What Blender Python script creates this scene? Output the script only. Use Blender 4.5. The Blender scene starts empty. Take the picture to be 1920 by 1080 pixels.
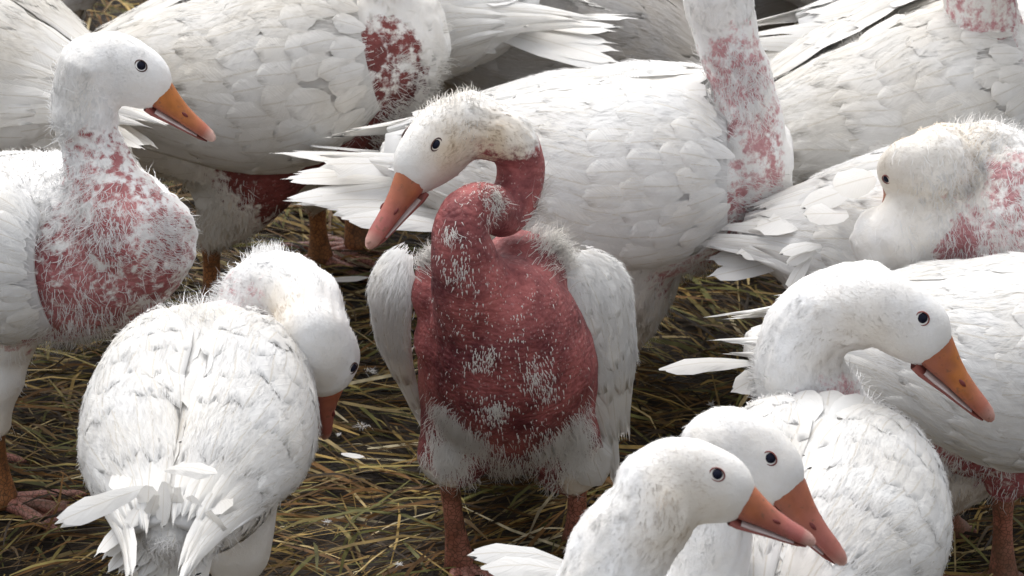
import bpy, math, random
import numpy as np
from mathutils import Vector, Matrix
from mathutils.bvhtree import BVHTree

# ---------------------------------------------------------------- camera, world, sun
S = bpy.context.scene
COL = S.collection
PITCH = math.radians(24)
FPX, D0 = 8500.0, 5.0
FW = np.array([0, math.cos(PITCH), -math.sin(PITCH)])
UP = np.array([0, math.sin(PITCH), math.cos(PITCH)])
RT = np.array([1.0, 0, 0])
CAM = -(FW * D0 - UP * (525 / FPX * D0))
cam = bpy.data.cameras.new('camera')
cam.sensor_width = 36
cam.lens = 36 * FPX / 1920
cam.clip_start, cam.clip_end = 0.1, 500
cam.dof.use_dof = True
cam.dof.focus_distance = 4.8
cam.dof.aperture_fstop = 18
camo = bpy.data.objects.new('camera', cam)
COL.objects.link(camo)
camo.location = CAM
camo.rotation_euler = (math.radians(90) - PITCH, 0, 0)
S.camera = camo

w = bpy.data.worlds.new('World'); S.world = w; w.use_nodes = True
nt = w.node_tree
bg = nt.nodes['Background']
sky = nt.nodes.new('ShaderNodeTexSky'); sky.sky_type = 'NISHITA'; sky.sun_disc = False
SUN_EL, SUN_AZ = 62, -20          # degrees; azimuth measured from +Y towards +X
sky.sun_elevation = math.radians(SUN_EL); sky.sun_rotation = math.radians(SUN_AZ)
sky.air_density = 1.0; sky.dust_density = 4.0; sky.ozone_density = 1.0
hs = nt.nodes.new('ShaderNodeHueSaturation'); hs.inputs['Saturation'].default_value = .2; nt.links.new(sky.outputs[0], hs.inputs['Color']); nt.links.new(hs.outputs[0], bg.inputs[0]); bg.inputs[1].default_value = 0.142
sun = bpy.data.lights.new('sun', 'SUN'); sun.energy = 0.75; sun.angle = math.radians(60); sun.color = (1, 0.97, 0.92)
suno = bpy.data.objects.new('sun', sun); COL.objects.link(suno)
el, az = math.radians(SUN_EL), math.radians(SUN_AZ)
sd = Vector((math.sin(az) * math.cos(el), math.cos(az) * math.cos(el), math.sin(el)))
suno.rotation_euler = sd.to_track_quat('Z', 'Y').to_euler()
S.view_settings.view_transform = 'Standard'; S.view_settings.look = 'None'
S.view_settings.gamma = 1; S.view_settings.exposure = 0.9
S.cycles.max_bounces = 6; S.cycles.transparent_max_bounces = 8

# ---------------------------------------------------------------- helpers
def P(px, py, Y):
    """world point where the sight line through a photo point meets the upright plane at depth Y"""
    d = FW + RT * (px - 960) / FPX + UP * (540 - py) / FPX
    return CAM + d * ((Y - CAM[1]) / d[1])

def nrm(v):
    v = np.asarray(v, float)
    return v / (np.linalg.norm(v, axis=-1, keepdims=True) + 1e-12)

def _h(ix, iy, iz, seed):
    n = (ix * 374761393 + iy * 668265263 + iz * 2147483647 + seed * 1274126177) & 0xffffffff
    n = ((n ^ (n >> 13)) * 1274126177) & 0xffffffff
    return ((n ^ (n >> 16)) & 0xffff) / 65535.0

def vnoise(p, scale, seed=0, octaves=2):
    out = 0; amp = 1; tot = 0
    for o in range(octaves):
        q = p * scale * (2 ** o) + 100.0
        i = np.floor(q).astype(np.int64); f = q - i; f = f * f * (3 - 2 * f)
        r = 0
        for dx in (0, 1):
            for dy in (0, 1):
                for dz in (0, 1):
                    wgt = (f[:, 0] if dx else 1 - f[:, 0]) * (f[:, 1] if dy else 1 - f[:, 1]) * (f[:, 2] if dz else 1 - f[:, 2])
                    r = r + wgt * _h(i[:, 0] + dx, i[:, 1] + dy, i[:, 2] + dz, seed + o * 17)
        out = out + amp * r; tot += amp; amp *= 0.5
    return out / tot

def mesh_np(name, verts, faces, mat=None, smooth=True, uv=None, normals=None, attrs=None, colors=None):
    """faces: (n,k) array or list of arrays of differing k"""
    if isinstance(faces, np.ndarray): faces = [faces]
    me = bpy.data.meshes.new(name)
    verts = np.asarray(verts, np.float32)
    me.vertices.add(len(verts)); me.vertices.foreach_set('co', verts.ravel())
    loops = np.concatenate([f.ravel() for f in faces]).astype(np.int32)
    sizes = np.concatenate([np.full(len(f), f.shape[1]) for f in faces]).astype(np.int32)
    starts = np.concatenate([[0], np.cumsum(sizes)[:-1]]).astype(np.int32)
    me.loops.add(len(loops)); me.loops.foreach_set('vertex_index', loops)
    me.polygons.add(len(sizes)); me.polygons.foreach_set('loop_start', starts)
    me.update(calc_edges=True)
    me.polygons.foreach_set('use_smooth', np.full(len(sizes), smooth))
    if uv is not None:
        l = me.uv_layers.new(name='UVMap'); l.data.foreach_set('uv', np.asarray(uv, np.float32)[loops].ravel())
    for k, a in (attrs or {}).items():
        at = me.attributes.new(k, 'FLOAT', 'POINT'); at.data.foreach_set('value', np.asarray(a, np.float32))
    if colors is not None:
        at = me.color_attributes.new('Col', 'FLOAT_COLOR', 'POINT')
        c = np.ones((len(verts), 4), np.float32); c[:, :3] = colors
        at.data.foreach_set('color', c.ravel())
    if mat: me.materials.append(mat)
    me.validate()
    if normals is not None:
        me.normals_split_custom_set_from_vertices(nrm(normals).astype(np.float32))
    return me

def link(name, me, parent=None, kind=None):
    o = bpy.data.objects.new(name, me); COL.objects.link(o)
    if parent: o.parent = parent
    if kind: o['kind'] = kind
    return o

def catmull(pts, n):
    pts = np.asarray(pts, float)
    e = np.vstack([2 * pts[0] - pts[1], pts, 2 * pts[-1] - pts[-2]])
    out = []
    for i in range(len(pts) - 1):
        a, b, c, d = e[i:i + 4]
        for t in np.linspace(0, 1, n, endpoint=False):
            out.append(0.5 * (2 * b + (c - a) * t + (2 * a - 5 * b + 4 * c - d) * t * t + (3 * b - a - 3 * c + d) * t ** 3))
    out.append(pts[-1])
    return np.array(out)

def loft(cent, ra, rb, side, up, seg=20, cap=True):
    """closed tube: rings cent + side*ra*cos + up*rb*sin; side/up per ring"""
    cent = np.asarray(cent, float); n = len(cent)
    ang = np.linspace(0, 2 * math.pi, seg, endpoint=False)
    V = cent[:, None] + side[:, None] * (ra[:, None] * np.cos(ang))[..., None] + up[:, None] * (rb[:, None] * np.sin(ang))[..., None]
    V = V.reshape(-1, 3)
    i = np.arange(n - 1)[:, None] * seg; j = np.arange(seg)[None]; k = (j + 1) % seg
    F = np.stack([i + j, i + k, i + seg + k, i + seg + j], -1).reshape(-1, 4)
    V = np.vstack([V, cent[0], cent[-1]])
    c0, c1 = len(V) - 2, len(V) - 1
    T = np.vstack([np.stack([np.full(seg, c0), k[0], j[0]], -1), np.stack([np.full(seg, c1), (n - 1) * seg + j[0], (n - 1) * seg + k[0]], -1)])
    return V, F, T

def tube(pts, rad, seg=14, flat=1.0):
    """round tube along points with end domes"""
    pts = np.asarray(pts, float); rad = np.asarray(rad, float)
    t = nrm(np.gradient(pts, axis=0))
    p0, p1 = pts[0] - t[0] * rad[0] * .6, pts[-1] + t[-1] * rad[-1] * .6
    pts = np.vstack([p0, pts[0] - t[0] * rad[0] * .35, pts, pts[-1] + t[-1] * rad[-1] * .35, p1])
    rad = np.concatenate([[rad[0] * .4, rad[0] * .8], rad, [rad[-1] * .8, rad[-1] * .4]])
    t = nrm(np.gradient(pts, axis=0))
    up = np.array([0.13, 0.2, 1.0]); side = []; ups = []
    s = np.cross(t[0], up); s = s / np.linalg.norm(s)
    for k in range(len(pts)):
        s = s - t[k] * np.dot(s, t[k]); s = s / (np.linalg.norm(s) + 1e-9)
        side.append(s); ups.append(np.cross(s, t[k]))
    return loft(pts, rad, rad * flat, np.array(side), np.array(ups), seg)

def join(parts):
    V, F, T = [], [], []; o = 0
    for v, f, t in parts:
        V.append(v); F.append(f + o); T.append(t + o); o += len(v)
    return np.vstack(V), [np.vstack(F), np.vstack(T)]

# ---------------------------------------------------------------- materials
def mat_new(name):
    m = bpy.data.materials.new(name); m.use_nodes = True
    nt = m.node_tree; b = nt.nodes['Principled BSDF']
    return m, nt, b, nt.nodes['Material Output']

def N(nt, typ, **kw):
    n = nt.nodes.new(typ)
    for k, v in kw.items():
        if k in n.inputs: n.inputs[k].default_value = v
        else: setattr(n, k, v)
    return n

def mixrgb(nt, fac, a, b, blend='MIX'):
    n = nt.nodes.new('ShaderNodeMix'); n.data_type = 'RGBA'; n.blend_type = blend
    for i, v in ((0, fac), (6, a), (7, b)):
        if isinstance(v, bpy.types.NodeSocket): nt.links.new(v, n.inputs[i])
        elif i == 0: n.inputs[0].default_value = v
        else: n.inputs[i].default_value = (*v, 1)
    return n.outputs[2]

def ramp(nt, src, stops):
    r = nt.nodes.new('ShaderNodeValToRGB'); nt.links.new(src, r.inputs[0])
    e = r.color_ramp.elements
    while len(e) < len(stops): e.new(0.5)
    for k, (p, c) in enumerate(stops):
        e[k].position = p; e[k].color = (*c, 1) if len(c) == 3 else c
    return r.outputs[0]

def feather_material(name, base, cream, amount, barbs=True, trans=0.22):
    m, nt, b, out = mat_new(name)
    tc = N(nt, 'ShaderNodeTexCoord'); geo = N(nt, 'ShaderNodeNewGeometry'); oi = N(nt, 'ShaderNodeObjectInfo')
    n1 = N(nt, 'ShaderNodeTexNoise', Scale=13.0, Detail=5.0); nt.links.new(geo.outputs['Position'], n1.inputs['Vector'])
    f = ramp(nt, n1.outputs['Fac'], [(0.42, (0, 0, 0)), (0.72, (amount,) * 3)])
    c = mixrgb(nt, f, base, cream)
    rr = N(nt, 'ShaderNodeMath', operation='MULTIPLY'); nt.links.new(oi.outputs['Random'], rr.inputs[0]); rr.inputs[1].default_value = amount * 0.55
    c = mixrgb(nt, rr.outputs[0], c, cream)
    if not barbs:
        d1 = N(nt, 'ShaderNodeAttribute', attribute_name='dirt'); c = mixrgb(nt, d1.outputs['Fac'], c, (.50, .38, .24))
        d2 = N(nt, 'ShaderNodeAttribute', attribute_name='pink'); c = mixrgb(nt, d2.outputs['Fac'], c, (.66, .42, .42))
    if barbs:
        uv = N(nt, 'ShaderNodeSeparateXYZ'); nt.links.new(tc.outputs['UV'], uv.inputs[0])
        a = N(nt, 'ShaderNodeMath', operation='SUBTRACT'); nt.links.new(uv.outputs[1], a.inputs[0]); a.inputs[1].default_value = .5
        ab = N(nt, 'ShaderNodeMath', operation='ABSOLUTE'); nt.links.new(a.outputs[0], ab.inputs[0])
        ra = ramp(nt, ab.outputs[0], [(0.012, (0.55,) * 3), (0.035, (0,) * 3)])
        c = mixrgb(nt, ra, c, tuple(x * .82 for x in cream))
        # barbs: lines running obliquely off the shaft
        ms = N(nt, 'ShaderNodeMath', operation='MULTIPLY_ADD'); nt.links.new(ab.outputs[0], ms.inputs[0]); ms.inputs[1].default_value = -.7; nt.links.new(uv.outputs[0], ms.inputs[2])
        mm = N(nt, 'ShaderNodeMath', operation='MULTIPLY'); nt.links.new(ms.outputs[0], mm.inputs[0]); mm.inputs[1].default_value = 34
        nn = N(nt, 'ShaderNodeTexNoise', Scale=1.0, Detail=3.0); cx = N(nt, 'ShaderNodeCombineXYZ')
        nt.links.new(mm.outputs[0], cx.inputs[0]); nt.links.new(ab.outputs[0], cx.inputs[1]); nt.links.new(oi.outputs['Random'], cx.inputs[2])
        nt.links.new(cx.outputs[0], nn.inputs['Vector'])
        bp = N(nt, 'ShaderNodeBump', Strength=.35, Distance=.0015); nt.links.new(nn.outputs['Fac'], bp.inputs['Height'])
        nt.links.new(bp.outputs[0], b.inputs['Normal'])
    nt.links.new(c, b.inputs['Base Color'])
    b.inputs['Roughness'].default_value = .72; b.inputs['Specular IOR Level'].default_value = .2
    tr = N(nt, 'ShaderNodeBsdfTranslucent'); nt.links.new(c, tr.inputs[0])
    mx = N(nt, 'ShaderNodeMixShader'); mx.inputs[0].default_value = trans
    nt.links.new(b.outputs[0], mx.inputs[1]); nt.links.new(tr.outputs[0], mx.inputs[2]); nt.links.new(mx.outputs[0], out.inputs[0])
    return m

WH = (.80, .80, .79)
M_F = {'clean': feather_material('feather_white', (.82, .82, .815), (.72, .66, .56), .35),
       'cream': feather_material('feather_cream', (.78, .77, .75), (.66, .60, .50), .45),
       'dull': feather_material('feather_dull', (.47, .465, .46), (.44, .39, .33), .7)}  # grey of the shade on the far geese, put into the feather colour
M_D = {'clean': feather_material('down_white', (.84, .84, .84), (.76, .72, .66), .2, False, .45),
       'cream': feather_material('down_cream', (.80, .79, .77), (.69, .64, .55), .4, False, .45),
       'dull': feather_material('down_shade_grey', (.58, .57, .57), (.50, .46, .42), .5, False, .3)}  # far geese again: their shade darkens the down colour itself

def body_material(name, white, cream, skin_a, skin_b):
    m, nt, b, out = mat_new(name)
    geo = N(nt, 'ShaderNodeNewGeometry')
    at = N(nt, 'ShaderNodeAttribute', attribute_name='bald'); dt = N(nt, 'ShaderNodeAttribute', attribute_name='dirt')
    n1 = N(nt, 'ShaderNodeTexNoise', Scale=170.0, Detail=4.0, Roughness=.7); nt.links.new(geo.outputs['Position'], n1.inputs['Vector'])
    n2 = N(nt, 'ShaderNodeTexNoise', Scale=11.0, Detail=8.0, Roughness=.7); nt.links.new(geo.outputs['Position'], n2.inputs['Vector'])
    s = N(nt, 'ShaderNodeMath', operation='MULTIPLY_ADD'); nt.links.new(n1.outputs['Fac'], s.inputs[0]); s.inputs[1].default_value = 2.5
    q = N(nt, 'ShaderNodeMath', operation='SUBTRACT'); nt.links.new(at.outputs['Fac'], q.inputs[0]); q.inputs[1].default_value = 1.25
    nt.links.new(q.outputs[0], s.inputs[2])
    f = ramp(nt, s.outputs[0], [(.02, (0, 0, 0)), (.70, (1, 1, 1))])
    g0 = N(nt, 'ShaderNodeMath', operation='MULTIPLY'); nt.links.new(at.outputs['Fac'], g0.inputs[0]); g0.inputs[1].default_value = 9; g0.use_clamp = True
    g1 = N(nt, 'ShaderNodeMath', operation='MULTIPLY'); nt.links.new(g0.outputs[0], g1.inputs[0]); nt.links.new(f, g1.inputs[1]); f = g1.outputs[0]
    skin = mixrgb(nt, ramp(nt, n2.outputs['Fac'], [(.38, (0,) * 3), (.62, (1,) * 3)]), skin_a, skin_b)
    # pale scurf specks on the skin
    v = N(nt, 'ShaderNodeTexVoronoi', Scale=210.0); nt.links.new(geo.outputs['Position'], v.inputs['Vector'])
    sp = ramp(nt, v.outputs['Distance'], [(.10, (.6,) * 3), (.24, (0,) * 3)])
    n3 = N(nt, 'ShaderNodeTexNoise', Scale=45.0); nt.links.new(geo.outputs['Position'], n3.inputs['Vector'])
    g = ramp(nt, n3.outputs['Fac'], [(.40, (0,) * 3), (.62, (1,) * 3)])
    sp = mixrgb(nt, 1.0, sp, g, 'MULTIPLY')
    skin = mixrgb(nt, sp, skin, (.62, .45, .42))
    n5 = N(nt, 'ShaderNodeTexNoise', Scale=20.0, Detail=6.0, Roughness=.65); nt.links.new(geo.outputs['Position'], n5.inputs['Vector'])
    w5 = ramp(nt, n5.outputs['Fac'], [(.38, (.0,) * 3), (.75, (.42,) * 3)])
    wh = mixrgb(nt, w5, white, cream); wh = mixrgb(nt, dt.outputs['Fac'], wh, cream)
    n6 = N(nt, 'ShaderNodeTexNoise', Scale=95.0, Detail=6.0, Roughness=.75); nt.links.new(geo.outputs['Position'], n6.inputs['Vector'])
    b6 = N(nt, 'ShaderNodeBump', Strength=.55, Distance=.0026); nt.links.new(n6.outputs['Fac'], b6.inputs['Height'])
    c = mixrgb(nt, f, wh, skin)
    nt.links.new(c, b.inputs['Base Color'])
    b.inputs['Roughness'].default_value = .62; b.inputs['Specular IOR Level'].default_value = .3
    # follicle rows
    mp = N(nt, 'ShaderNodeMapping'); mp.inputs['Scale'].default_value = (1, 1, 1.25); nt.links.new(geo.outputs['Position'], mp.inputs[0])
    wv = N(nt, 'ShaderNodeTexWave', Scale=36.0, Distortion=9.0, Detail=3.0); wv.bands_direction = 'Z'; wv.inputs['Detail Scale'].default_value = 1.5
    nt.links.new(mp.outputs[0], wv.inputs['Vector'])
    v2 = N(nt, 'ShaderNodeTexVoronoi', Scale=150.0); nt.links.new(mp.outputs[0], v2.inputs['Vector'])
    ad = N(nt, 'ShaderNodeMath', operation='MULTIPLY_ADD'); nt.links.new(v2.outputs['Distance'], ad.inputs[0]); ad.inputs[1].default_value = -1.1; wq = N(nt, 'ShaderNodeMath', operation='MULTIPLY'); nt.links.new(wv.outputs['Fac'], wq.inputs[0]); wq.inputs[1].default_value = .24; nt.links.new(wq.outputs[0], ad.inputs[2])
    bp = N(nt, 'ShaderNodeBump', Strength=.6, Distance=.0016); nt.links.new(ad.outputs[0], bp.inputs['Height'])
    bs = N(nt, 'ShaderNodeMath', operation='MULTIPLY'); nt.links.new(f, bs.inputs[0]); bs.inputs[1].default_value = .75; nt.links.new(bs.outputs[0], bp.inputs['Strength'])
    nt.links.new(b6.outputs[0], bp.inputs['Normal'])
    nt.links.new(bp.outputs[0], b.inputs['Normal'])
    return m

M_B = {'patchy': body_material('plumage_patchy', (.82, .82, .82), (.66, .58, .46), (.27, .065, .07), (.47, .20, .20)),
       'clean': body_material('plumage_white', (.82, .82, .82), (.66, .58, .46), (.40, .17, .18), (.60, .36, .37)),
       'cream': body_material('plumage_cream', (.78, .77, .75), (.62, .53, .40), (.36, .13, .14), (.55, .30, .31)),
       'dull': body_material('plumage_shade_grey', (.55, .54, .54), (.42, .37, .31), (.10, .03, .03), (.16, .06, .05)),  # body colour with the shade on the far geese painted in
       'raw': body_material('plumage_raw', (.80, .79, .77), (.60, .48, .33), (.085, .015, .020), (.36, .105, .100)),
       'dark': body_material('plumage_dark_belly', (.78, .77, .75), (.62, .53, .40), (.09, .022, .020), (.22, .055, .05))}

def simple_noise_mat(name, a, b2, scale, rough=.5, bump=.3, dist=.001, attr=None, spec=.4, zscale=1):
    m, nt, b, out = mat_new(name)
    tc = N(nt, 'ShaderNodeTexCoord')
    n = N(nt, 'ShaderNodeTexNoise', Scale=scale, Detail=6.0); nt.links.new(tc.outputs['Object'], n.inputs['Vector'])
    f = ramp(nt, n.outputs['Fac'], [(.35, (0,) * 3), (.68, (1,) * 3)])
    if attr:
        at = N(nt, 'ShaderNodeAttribute', attribute_name=attr)
        c = mixrgb(nt, f, (.78,) * 3, (1.1,) * 3); c = mixrgb(nt, 1.0, at.outputs['Color'], c, 'MULTIPLY')
    else: c = mixrgb(nt, f, a, b2)
    if name.startswith(('leg', 'web')):
        vo = N(nt, 'ShaderNodeTexVoronoi', Scale=190.0); vo.feature = 'DISTANCE_TO_EDGE'; nt.links.new(tc.outputs['Object'], vo.inputs['Vector'])
        c = mixrgb(nt, ramp(nt, vo.outputs['Distance'], [(.0, (1,) * 3), (.12, (0,) * 3)]), c, (.07, .035, .02))
        nd = N(nt, 'ShaderNodeTexNoise', Scale=18.0, Detail=5.0); nt.links.new(tc.outputs['Object'], nd.inputs['Vector'])
        c = mixrgb(nt, ramp(nt, nd.outputs['Fac'], [(.45, (0,) * 3), (.7, (.75,) * 3)]), c, (.09, .055, .03))
    if name == 'bill_horn':
        nb = N(nt, 'ShaderNodeTexNoise', Scale=22.0, Detail=5.0); nt.links.new(tc.outputs['Object'], nb.inputs['Vector'])
        c = mixrgb(nt, ramp(nt, nb.outputs['Fac'], [(.40, (0,) * 3), (.66, (.75,) * 3)]), c, (.34, .115, .085))
        ns = N(nt, 'ShaderNodeTexNoise', Scale=140.0, Detail=3.0); nt.links.new(tc.outputs['Object'], ns.inputs['Vector'])
        c = mixrgb(nt, ramp(nt, ns.outputs['Fac'], [(.60, (0,) * 3), (.70, (.6,) * 3)]), c, (.16, .08, .05))
    nt.links.new(c, b.inputs['Base Color'])
    b.inputs['Roughness'].default_value = rough; b.inputs['Specular IOR Level'].default_value = spec
    bp = N(nt, 'ShaderNodeBump', Strength=bump, Distance=dist); nt.links.new(n.outputs['Fac'], bp.inputs['Height'])
    nt.links.new(bp.outputs[0], b.inputs['Normal'])
    return m

M_BILL = simple_noise_mat('bill_horn', 0, 0, 70, .52, .6, .0014, 'Col', .35)
M_LAM = simple_noise_mat('bill_lamella', (.55, .45, .42), (.7, .62, .6), 60, .5)
M_NOS = simple_noise_mat('nostril_dark', (.12, .02, .02), (.2, .04, .03), 80, .6)
M_EYE = simple_noise_mat('eye_dark', (.008, .009, .018), (.015, .016, .03), 60, .2, 0, spec=.07)
M_LID = simple_noise_mat('eyelid_pink', (.15, .035, .03), (.26, .07, .055), 120, .5)
M_LID2 = simple_noise_mat('eyelid_dark', (.05, .022, .02), (.09, .04, .03), 120, .5)
M_LEG = simple_noise_mat('leg_scales', (.17, .07, .025), (.42, .17, .06), 45, .55, .8, .002)
M_LEGP = simple_noise_mat('leg_pink', (.22, .075, .045), (.42, .17, .12), 45, .5, .8, .002)
M_FOOT = simple_noise_mat('web_pink', (.34, .13, .10), (.50, .23, .18), 40, .5, .6, .002)

# ---------------------------------------------------------------- feathers
def feather_shape(kind, seed):
    r = np.random.default_rng(seed)
    nu, nv = 6, 4
    t = np.array([0, .14, .32, .54, .76, .92, 1.0])
    if kind == 'round': wd = np.array([.22, .62, .88, 1, .96, .66, .22])
    elif kind == 'covert': wd = np.array([.30, .7, .92, 1, .92, .58, .14])
    elif kind == 'plume': wd = np.array([.30, .55, .75, .92, 1, .85, .35]) * r.uniform(.8, 1.1, 7)
    else: wd = np.array([.25, .6, .88, 1, .93, .62, .10])
    sv = np.linspace(-1, 1, nv + 1)
    V = []; UV = []
    bend = r.uniform(-.05, .05)
    rag = .05 if kind == 'flight' else .03
    for i in range(nu + 1):
        for j, s in enumerate(sv):
            x = t[i]; y = .5 * s * wd[i]
            if kind == 'flight': y += .06 * wd[i] * (1 - s * s)
            if i >= 3 and abs(s) > .4:
                x += r.normal(0, rag * .6) - (.06 * s * s if i < 6 else .03); y *= 1 + r.normal(0, rag)
            if i == nu: x -= .05 * s * s
            z = -.07 * s * s * wd[i] + .02 * math.sin(x * 3) - .05 * x * x
            z += r.normal(0, .008)
            if kind == 'plume': z += -.15 * s * s * wd[i] + .5 * math.sin(x * 2.6) + r.normal(0, .04); x += r.normal(0, .04) * abs(s) * (i > 2)
            V.append((x, y + bend * x * x, z)); UV.append((t[i], (s + 1) / 2))
    F = []
    for i in range(nu):
        for j in range(nv):
            a = i * (nv + 1) + j
            F.append((a, a + nv + 1, a + nv + 2, a + 1))
    return np.array(V), np.array(F), np.array(UV)

FSH = {k: [feather_shape(k, i * 7 + n) for i in range(6)] for n, k in enumerate(('round', 'covert', 'flight', 'plume'))}
FME = {}
def feather_mesh(kind, i, tone):
    key = (kind, i, tone)
    if key not in FME:
        V, F, UV = FSH[kind][i]
        FME[key] = mesh_np('feather_' + kind, V, F, M_F[tone], uv=UV, normals=soft_normals(V))
    return FME[key]

def frame(d, n):
    d = nrm(d); n = np.asarray(n, float); n = nrm(n - d * np.dot(n, d)); return d, np.cross(n, d), n

def soft_normals(V):
    n = np.zeros_like(V); n[:, 2] = 1; n[:, 1] = V[:, 1] * .35; n[:, 0] = .06
    return n

class Plumage:
    """collects feathers to be joined into one mesh"""
    def __init__(s): s.V = []; s.F = []; s.U = []; s.N = []; s.n = 0
    def add(s, kind, i, p, d, n, L, W):
        V, F, UV = FSH[kind][i]; d, y, n = frame(d, n)
        s.V.append(p + V[:, :1] * d * L + V[:, 1:2] * y * W + V[:, 2:] * n * W); s.F.append(F + s.n); s.U.append(UV); s.n += len(V); q = soft_normals(V); s.N.append(q[:, :1] * d + q[:, 1:2] * y + q[:, 2:] * n)
    def addraw(s, Q, F, UV, NN):
        s.V.append(Q); s.N.append(NN); s.F.append(F + s.n); s.U.append(UV); s.n += len(Q)
    def build(s, name, parent, tone):
        if not s.n: return
        me = mesh_np(name, np.vstack(s.V), np.vstack(s.F), M_F[tone], uv=np.vstack(s.U), normals=np.vstack(s.N) if s.N else None)
        return link(name, me, parent, 'stuff')

def feather_obj(parent, kind, i, p, d, n, L, W, tone):
    d, y, n = frame(d, n)
    o = link('feather', feather_mesh(kind, i, tone), parent)
    o.matrix_basis = Matrix(((d[0] * L, y[0] * W, n[0] * W, p[0]), (d[1] * L, y[1] * W, n[1] * W, p[1]), (d[2] * L, y[2] * W, n[2] * W, p[2]), (0, 0, 0, 1)))
    return o

def blades(p, d, n, L, W, rng, curl=.25, ex=None):
    if ex is None: ex = np.zeros((len(p), 2))
    """thin tapering down strands as triangles; returns verts, faces, normals"""
    short = L < .0068
    if short.any() and not short.all():
        a_ = blades(p[short], d[short], n[short], L[short], W[short], rng, curl, ex[short]); b_ = blades(p[~short], d[~short], n[~short], L[~short], W[~short], rng, curl, ex[~short])
        return np.vstack([a_[0], b_[0]]), np.vstack([a_[1], b_[1] + len(a_[0])]), np.vstack([a_[2], b_[2]]), np.vstack([a_[3], b_[3]])
    k = len(p); d = nrm(d); s = nrm(np.cross(d, n) + rng.normal(0, .25, (k, 3)))
    if short.all():
        V = np.stack([p - s * W[:, None] * .5, p + s * W[:, None] * .5, p + d * L[:, None]], 1).reshape(-1, 3)
        return V, np.arange(k * 3).reshape(-1, 3), np.repeat(n, 3, 0), np.repeat(ex, 3, 0)
    L = L[:, None]; W = W[:, None]
    c = rng.normal(0, curl, (k, 1)); droop = n * (-.12) + s * c
    m = p + d * L * .5; t = p + d * L + droop * L
    V = np.stack([p - s * W * .5, p + s * W * .5, m - s * W * .36, m + s * W * .36, t], 1).reshape(-1, 3)
    b = np.arange(k)[:, None] * 5
    F = np.stack([b + 0, b + 1, b + 3, b + 0, b + 3, b + 2, b + 2, b + 3, b + 4], -1).reshape(-1, 3)
    Nn = np.repeat(n, 5, 0)
    return V, F, Nn, np.repeat(ex, 5, 0)

# ---------------------------------------------------------------- goose
def surf_normal(fn, u, v, s):
    e = 1e-3; u = np.asarray(u, float); v = np.asarray(v, float)
    p = fn(u, v); du = fn(u + e, v) - p; dv = fn(u, v + e) - p
    return p, nrm(du), nrm(dv), nrm(np.cross(du, dv)) * s

BX = np.array([-.27, -.24, -.18, -.09, .01, .10, .17, .225, .25])
BZ = np.array([.035, .03, .012, -.002, -.006, -.002, .008, .02, .025])
BA = np.array([.02, .045, .085, .118, .130, .124, .100, .062, .03])
BB = np.array([.014, .03, .062, .100, .122, .122, .102, .066, .034])

ROWS = [  # base u, length, width, v from, v to, count, kind  (rear rows first)
    (.66, .185, .030, -.95, -.15, 6, 'flight'),
    (.50, .150, .036, -1.0, .35, 9, 'flight'),
    (.56, .125, .048, .15, .95, 5, 'flight'),
    (.40, .095, .037, -1.0, .95, 12, 'covert'),
    (.30, .072, .036, -.98, .98, 12, 'covert'),
    (.22, .056, .033, -.96, .98, 11, 'round'),
    (.15, .048, .030, -.92, .95, 10, 'round'),
    (.09, .042, .028, -.85, .9, 8, 'round'),
    (.035, .036, .025, -.7, .8, 6, 'round'),
    (.0, .032, .024, -.5, .6, 5, 'round')]

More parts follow.
